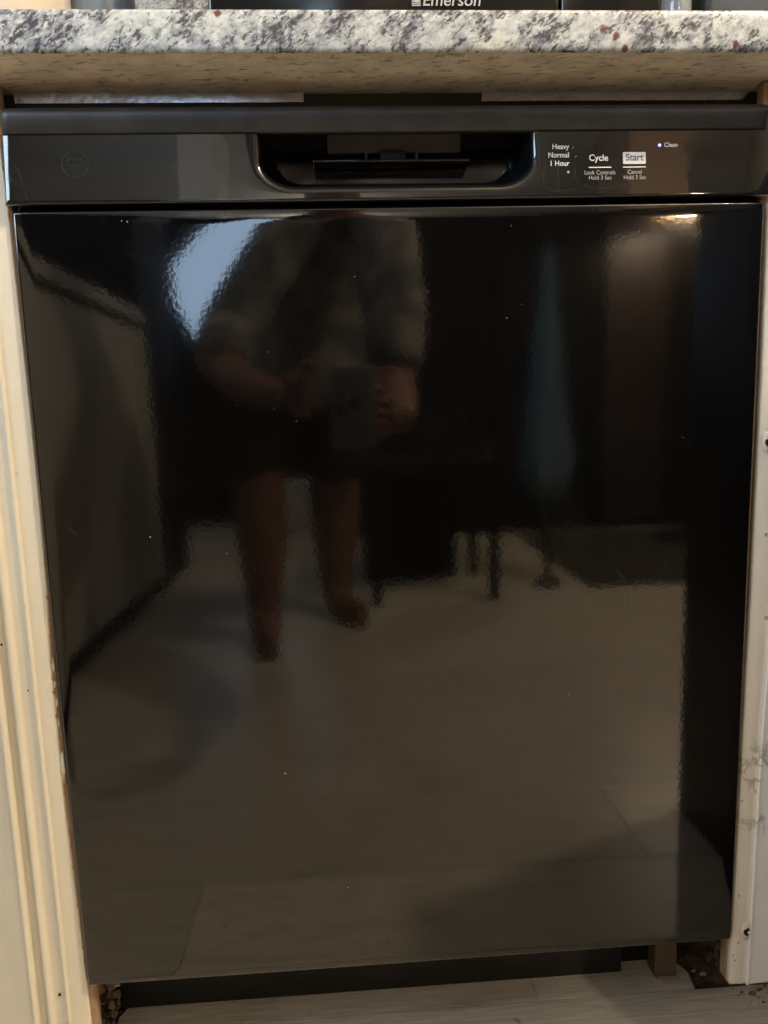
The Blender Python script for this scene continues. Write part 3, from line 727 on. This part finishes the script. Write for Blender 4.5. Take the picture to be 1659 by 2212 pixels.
# tied-back curtain at the left side of the tall window
def curtain():
    bm = bmesh.new(); T = [(2.42, -.55), (2.1, -.66), (1.87, -.785), (1.65, -.98), (1.48, -1.13), (1.25, -1.02), (1.0, -.90), (.8, -.86), (.55, -.84)]
    rows_ = []
    for k in range(61):
        z_ = .55+1.87*k/60; xr = interp([(a, b) for a, b in T], z_); xl = -1.20
        rows_.append([bm.verts.new((xl+(xr-xl)*i/40, -3.98+.018*math.sin(i*1.35), z_)) for i in range(41)])
    for a, b in zip(rows_, rows_[1:]):
        for i in range(40): bm.faces.new((a[i], a[i+1], b[i+1], b[i]))
    bmesh.ops.solidify(bm, geom=bm.faces, thickness=.003)
    return bm
tag(obj('curtain', curtain(), M['dark'], None, True), 'dark tied-back curtain at the left side of the tall window', 'curtain')
rug = tag(boxobj('rug', (.80, -2.86, .0008), (1.95, -1.78, .006), M['rug']), 'dark rug on the plank floor before the wardrobe', 'rug')
ch = thing('dining_chair', 'dark wooden chair on the plank floor behind the photographer, mirrored low in the door', 'chair', (.24, -1.9, 0))
sft = (.24, -1.9, 0)
boxobj('seat', (.02, -2.1, .44), (.46, -1.68, .47), M['dark'], ch, .006, 2, shift=sft)
boxobj('backrest', (.03, -2.1, .62), (.45, -2.075, .98), M['dark'], ch, .004, 2, shift=sft)
for x in (.03, .42):
    boxobj('leg', (x, -1.71, .001), (x+.03, -1.68, .4395), M['dark'], ch, shift=sft)
    boxobj('leg', (x, -2.10, .001), (x+.03, -2.07, .98 if 0 else .4395), M['dark'], ch, shift=sft)
    boxobj('back_post', (x, -2.0999, .4705), (x+.03, -2.0765, .6195), M['dark'], ch, shift=sft)
um = thing('umbrella', 'folded slate blue garden umbrella standing upright, mirrored right of the door centre', 'umbrella', (.67, -1.86, 0))
bm = bmesh.new()
prof = [(.004, 1.24), (.016, 1.15), (.024, 1.0), (.045, .85), (.055, .70), (.075, .55), (.090, .45), (.080, .37), (.05, .325), (.02, .32)]
rr = []
for r, z_ in prof: rr.append([bm.verts.new((r*(1+.16*math.cos(5*a+z_*3))*math.cos(a), r*(1+.16*math.cos(5*a+z_*3))*math.sin(a), z_)) for a in [2*math.pi*i/40 for i in range(40)]])
for a, b in zip(rr, rr[1:]):
    for i in range(40): bm.faces.new((a[i], a[(i+1) % 40], b[(i+1) % 40], b[i]))
obj('canopy', bm, M['blue'], um, True)
bm = bmesh.new(); lathe(bm, [(.014, .02), (.014, 1.28)], (0, 0, 0), 12); obj('pole', bm, M['dark'], um, True)
bm = bmesh.new(); lathe(bm, [(.05, .0015), (.05, .014), (.016, .03)], (0, 0, 0), 24); obj('base', bm, M['dark'], um, True)
for nm, loc, lb in (('ceiling_lamp', (1.10, -.70, 2.45), 'warm ceiling lamp above the black range'), ('ceiling_lamp', (-.12, -3.55, 2.45), 'warm ceiling lamp behind the photographer')):
    lp = thing(nm, lb, 'lamp', loc, 'ceiling lamps')
    bm = bmesh.new(); lathe(bm, [(.07, -.0005), (.07, -.02), (.012, -.03), (.012, -.10)], (0, 0, 0), 24); obj('canopy', bm, M['steel'], lp, True)

fl_ = thing('floor_lamp', 'floor lamp before the dark wardrobe, with a small metal shade added to block its light', 'lamp', (1.54, -2.60, .0068))
bm = bmesh.new(); lathe(bm, [(.13, 0), (.13, .012), (.02, .02), (.010, .03)], (0, 0, 0), 32); obj('base', bm, M['dark'], fl_, True)
bm = bmesh.new(); tube(bm, [(.0, 0, .02), (.07, -.03, .9), (.07, -.03, 1.61), (.0, 0, 1.622)], .008, 10); obj('pole', bm, M['dark'], fl_, True)
bm = bmesh.new(); lathe(bm, [(.15, 1.484), (.138, 1.53), (.06, 1.60), (.012, 1.622)], (0, 0, 0), 32, False)  # opaque shade added to block light upwards and towards the dishwasher door
obj('added_lamp_shade', bm, M['gold'], fl_, True)

# ------------------------------------------------------------------ photographer (seen mirrored)
def skin(name, nodes, edges_, m, parent, sub=1, root=0):
    me = bpy.data.meshes.new(name); me.from_pydata([Vector(n_[0])-Vector(parent.location) for n_ in nodes], edges_, [])
    o = link(name, me, m, parent)
    md = o.modifiers.new('skin', 'SKIN'); md.use_smooth_shade = True
    for i, n_ in enumerate(nodes):
        sv = me.skin_vertices[0].data[i]; r = n_[1]; sv.radius = r if isinstance(r, tuple) else (r, r); sv.use_root = (i == root)
    s2 = o.modifiers.new('sub', 'SUBSURF'); s2.levels = s2.render_levels = sub
    return o
pr = thing('person', 'barefoot person in loose grey shirt and dark shorts holding a phone out low', 'person', (-.18, -1.42, 0))
B = [((-.17, -1.44, .93), (.17, .12)), ((-.12, -1.34, 1.06), (.14, .11)), ((-.07, -1.22, 1.20), (.12, .10)), ((-.05, -1.14, 1.30), (.08, .07)), ((-.05, -1.09, 1.37), .058), ((-.05, -1.03, 1.47), (.078, .09)), ((-.05, -1.01, 1.55), (.062, .075)),
     ((-.09, -1.18, 1.24), .058), ((-.33, -1.04, .76), .052), ((-.25, -.84, .70), .040), ((-.16, -.70, .665), .028),
     ((.04, -1.16, 1.24), .060), ((.055, -.98, .80), .058), ((.055, -.86, .63), .052), ((.055, -.70, .625), .031),
     ((-.28, -1.43, .84), .115), ((-.29, -1.36, .48), .080), ((-.285, -1.36, .30), .078), ((-.285, -1.36, .10), .050), ((-.285, -1.33, .045), .050), ((-.265, -1.23, .028), (.056, .028)), ((-.252, -1.18, .022), (.054, .020)),
     ((-.08, -1.47, .84), .115), ((-.080, -1.56, .47), .082), ((-.082, -1.60, .30), .080), ((-.085, -1.60, .10), .050), ((-.080, -1.57, .045), .050), ((-.030, -1.49, .028), (.056, .028)), ((.000, -1.44, .022), (.054, .020)),
     ((-.02, -1.07, 1.2), .05)]
B = B[:-1]
E_ = [(0, 1), (1, 2), (2, 3), (3, 4), (4, 5), (5, 6), (3, 7), (7, 8), (8, 9), (9, 10), (3, 11), (11, 12), (12, 13), (13, 14), (0, 15), (15, 16), (16, 17), (17, 18), (18, 19), (19, 20), (20, 21), (0, 22), (22, 23), (23, 24), (24, 25), (25, 26), (26, 27), (27, 28)]
skin('body', B, E_, M['skin'], pr, 2)
# hands: palm and fingers closed round the phone
def hand(px, py_, pz, side):
    wrist = Vector((px, py_, pz)); palm = wrist+Vector((side*-.030, .040, -.002))
    N = [(wrist, .024), (wrist+(palm-wrist)*.5, (.030, .018)), (palm, (.034, .016))]; E2 = [(0, 1), (1, 2)]
    for k, (dz, ln) in enumerate(((.030, .9), (.010, 1.0), (-.010, .95), (-.029, .75))):
        a = palm+Vector((side*-.004, .018, dz)); b = a+Vector((side*-.006, .022*ln, 0)); c = b+Vector((side*-.020*ln, .006, -.001)); i0 = len(N)
        N += [(a, .0095), (b, .0085), (c, .0072)]; E2 += [(2, i0), (i0, i0+1), (i0+1, i0+2)]
    i0 = len(N); a = palm+Vector((side*.004, -.006, .034)); N += [(a, .011), (a+Vector((side*-.020, .004, .020)), .009), (a+Vector((side*-.036, .008, .026)), .008)]
    E2 += [(1, i0), (i0, i0+1), (i0+1, i0+2)]
    skin('hand', N, E2, M['skin'], pr, 1)
hand(-.16, -.70, .665, -1); hand(.055, -.70, .625, 1)
Sh = [((-.17, -1.43, .88), (.215, .16)), ((-.09, -1.32, 1.04), (.14, .15)), ((-.01, -1.20, 1.20), (.11, .12)), ((-.05, -1.15, 1.30), (.10, .09)), ((-.045, -1.17, 1.23), .070), ((-.30, -1.05, .82), .078), ((.04, -1.15, 1.23), .085), ((.075, -1.00, .86), .076), ((-.19, -1.41, .64), (.245, .16)), ((-.30, -.92, .73), .062), ((.055, -.89, .70), .068)]
skin('shirt', Sh, [(0, 1), (1, 2), (2, 3), (3, 4), (4, 5), (3, 6), (6, 7), (0, 8), (5, 9), (7, 10)], M['shirt'], pr, 2)
Sr = [((-.19, -1.46, .92), (.18, .13)), ((-.30, -1.42, .78), (.14, .13)), ((-.32, -1.36, .42), (.125, .12)), ((-.09, -1.47, .78), (.14, .13)), ((-.06, -1.52, .42), (.12, .12))]
skin('shorts', Sr, [(0, 1), (1, 2), (0, 3), (3, 4)], M['shorts'], pr, 2)
bm = bmesh.new(); bmesh.ops.create_uvsphere(bm, u_segments=24, v_segments=16, radius=1)
for v in bm.verts:
    v.co = Vector((v.co.x*.098+.13, v.co.y*.112+.355, v.co.z*.12+1.54)); 
    if v.co.z < 1.46 and v.co.y > .37: v.co.y = .37
obj('hair', bm, M['hair'], pr, True)
for x in (-.032, .032):
    bm = bmesh.new(); bmesh.ops.create_uvsphere(bm, u_segments=10, v_segments=8, radius=.011, matrix=Matrix.Translation((x+.13, .475, 1.495))); obj('eye', bm, M['lens'], pr, True)
bm = bmesh.new(); crumb(bm, (.13, .495, 1.47), .012, (.8, 1.2, 1.6), 1); obj('nose', bm, M['skin'], pr, True)
bm = bmesh.new(); crumb(bm, (.13, .480, 1.435), .013, (1.6, .5, .4), 1); obj('mouth', bm, M['brown'], pr, True)
ph = thing('phone', 'grey smartphone held upright by the photographer, mirrored at the door centre', 'phone', (-.035, -.606, .64))
boxobj('case', (-.068, -.6125, .575), (.004, -.6035, .712), M['phone'], ph, .0035, 3, True, shift=(-.035, -.606, .64))
boxobj('screen', (-.065, -.6133, .578), (.001, -.6127, .709), M['lens'], ph, shift=(-.035, -.606, .64))
for dx, dz in ((-.0175, -.002), (.006, .012), (-.0175, .026)):
    bm = bmesh.new(); lathe(bm, [(.0075, -.0015), (.0085, .0), (.0085, .0018)], (0, 0, 0), 20)
    for v in bm.verts: v.co = Vector((v.co.x+dx, .0035+v.co.z*.5, v.co.y+dz))
    obj('camera_lens', bm, M['lens'], ph, True)
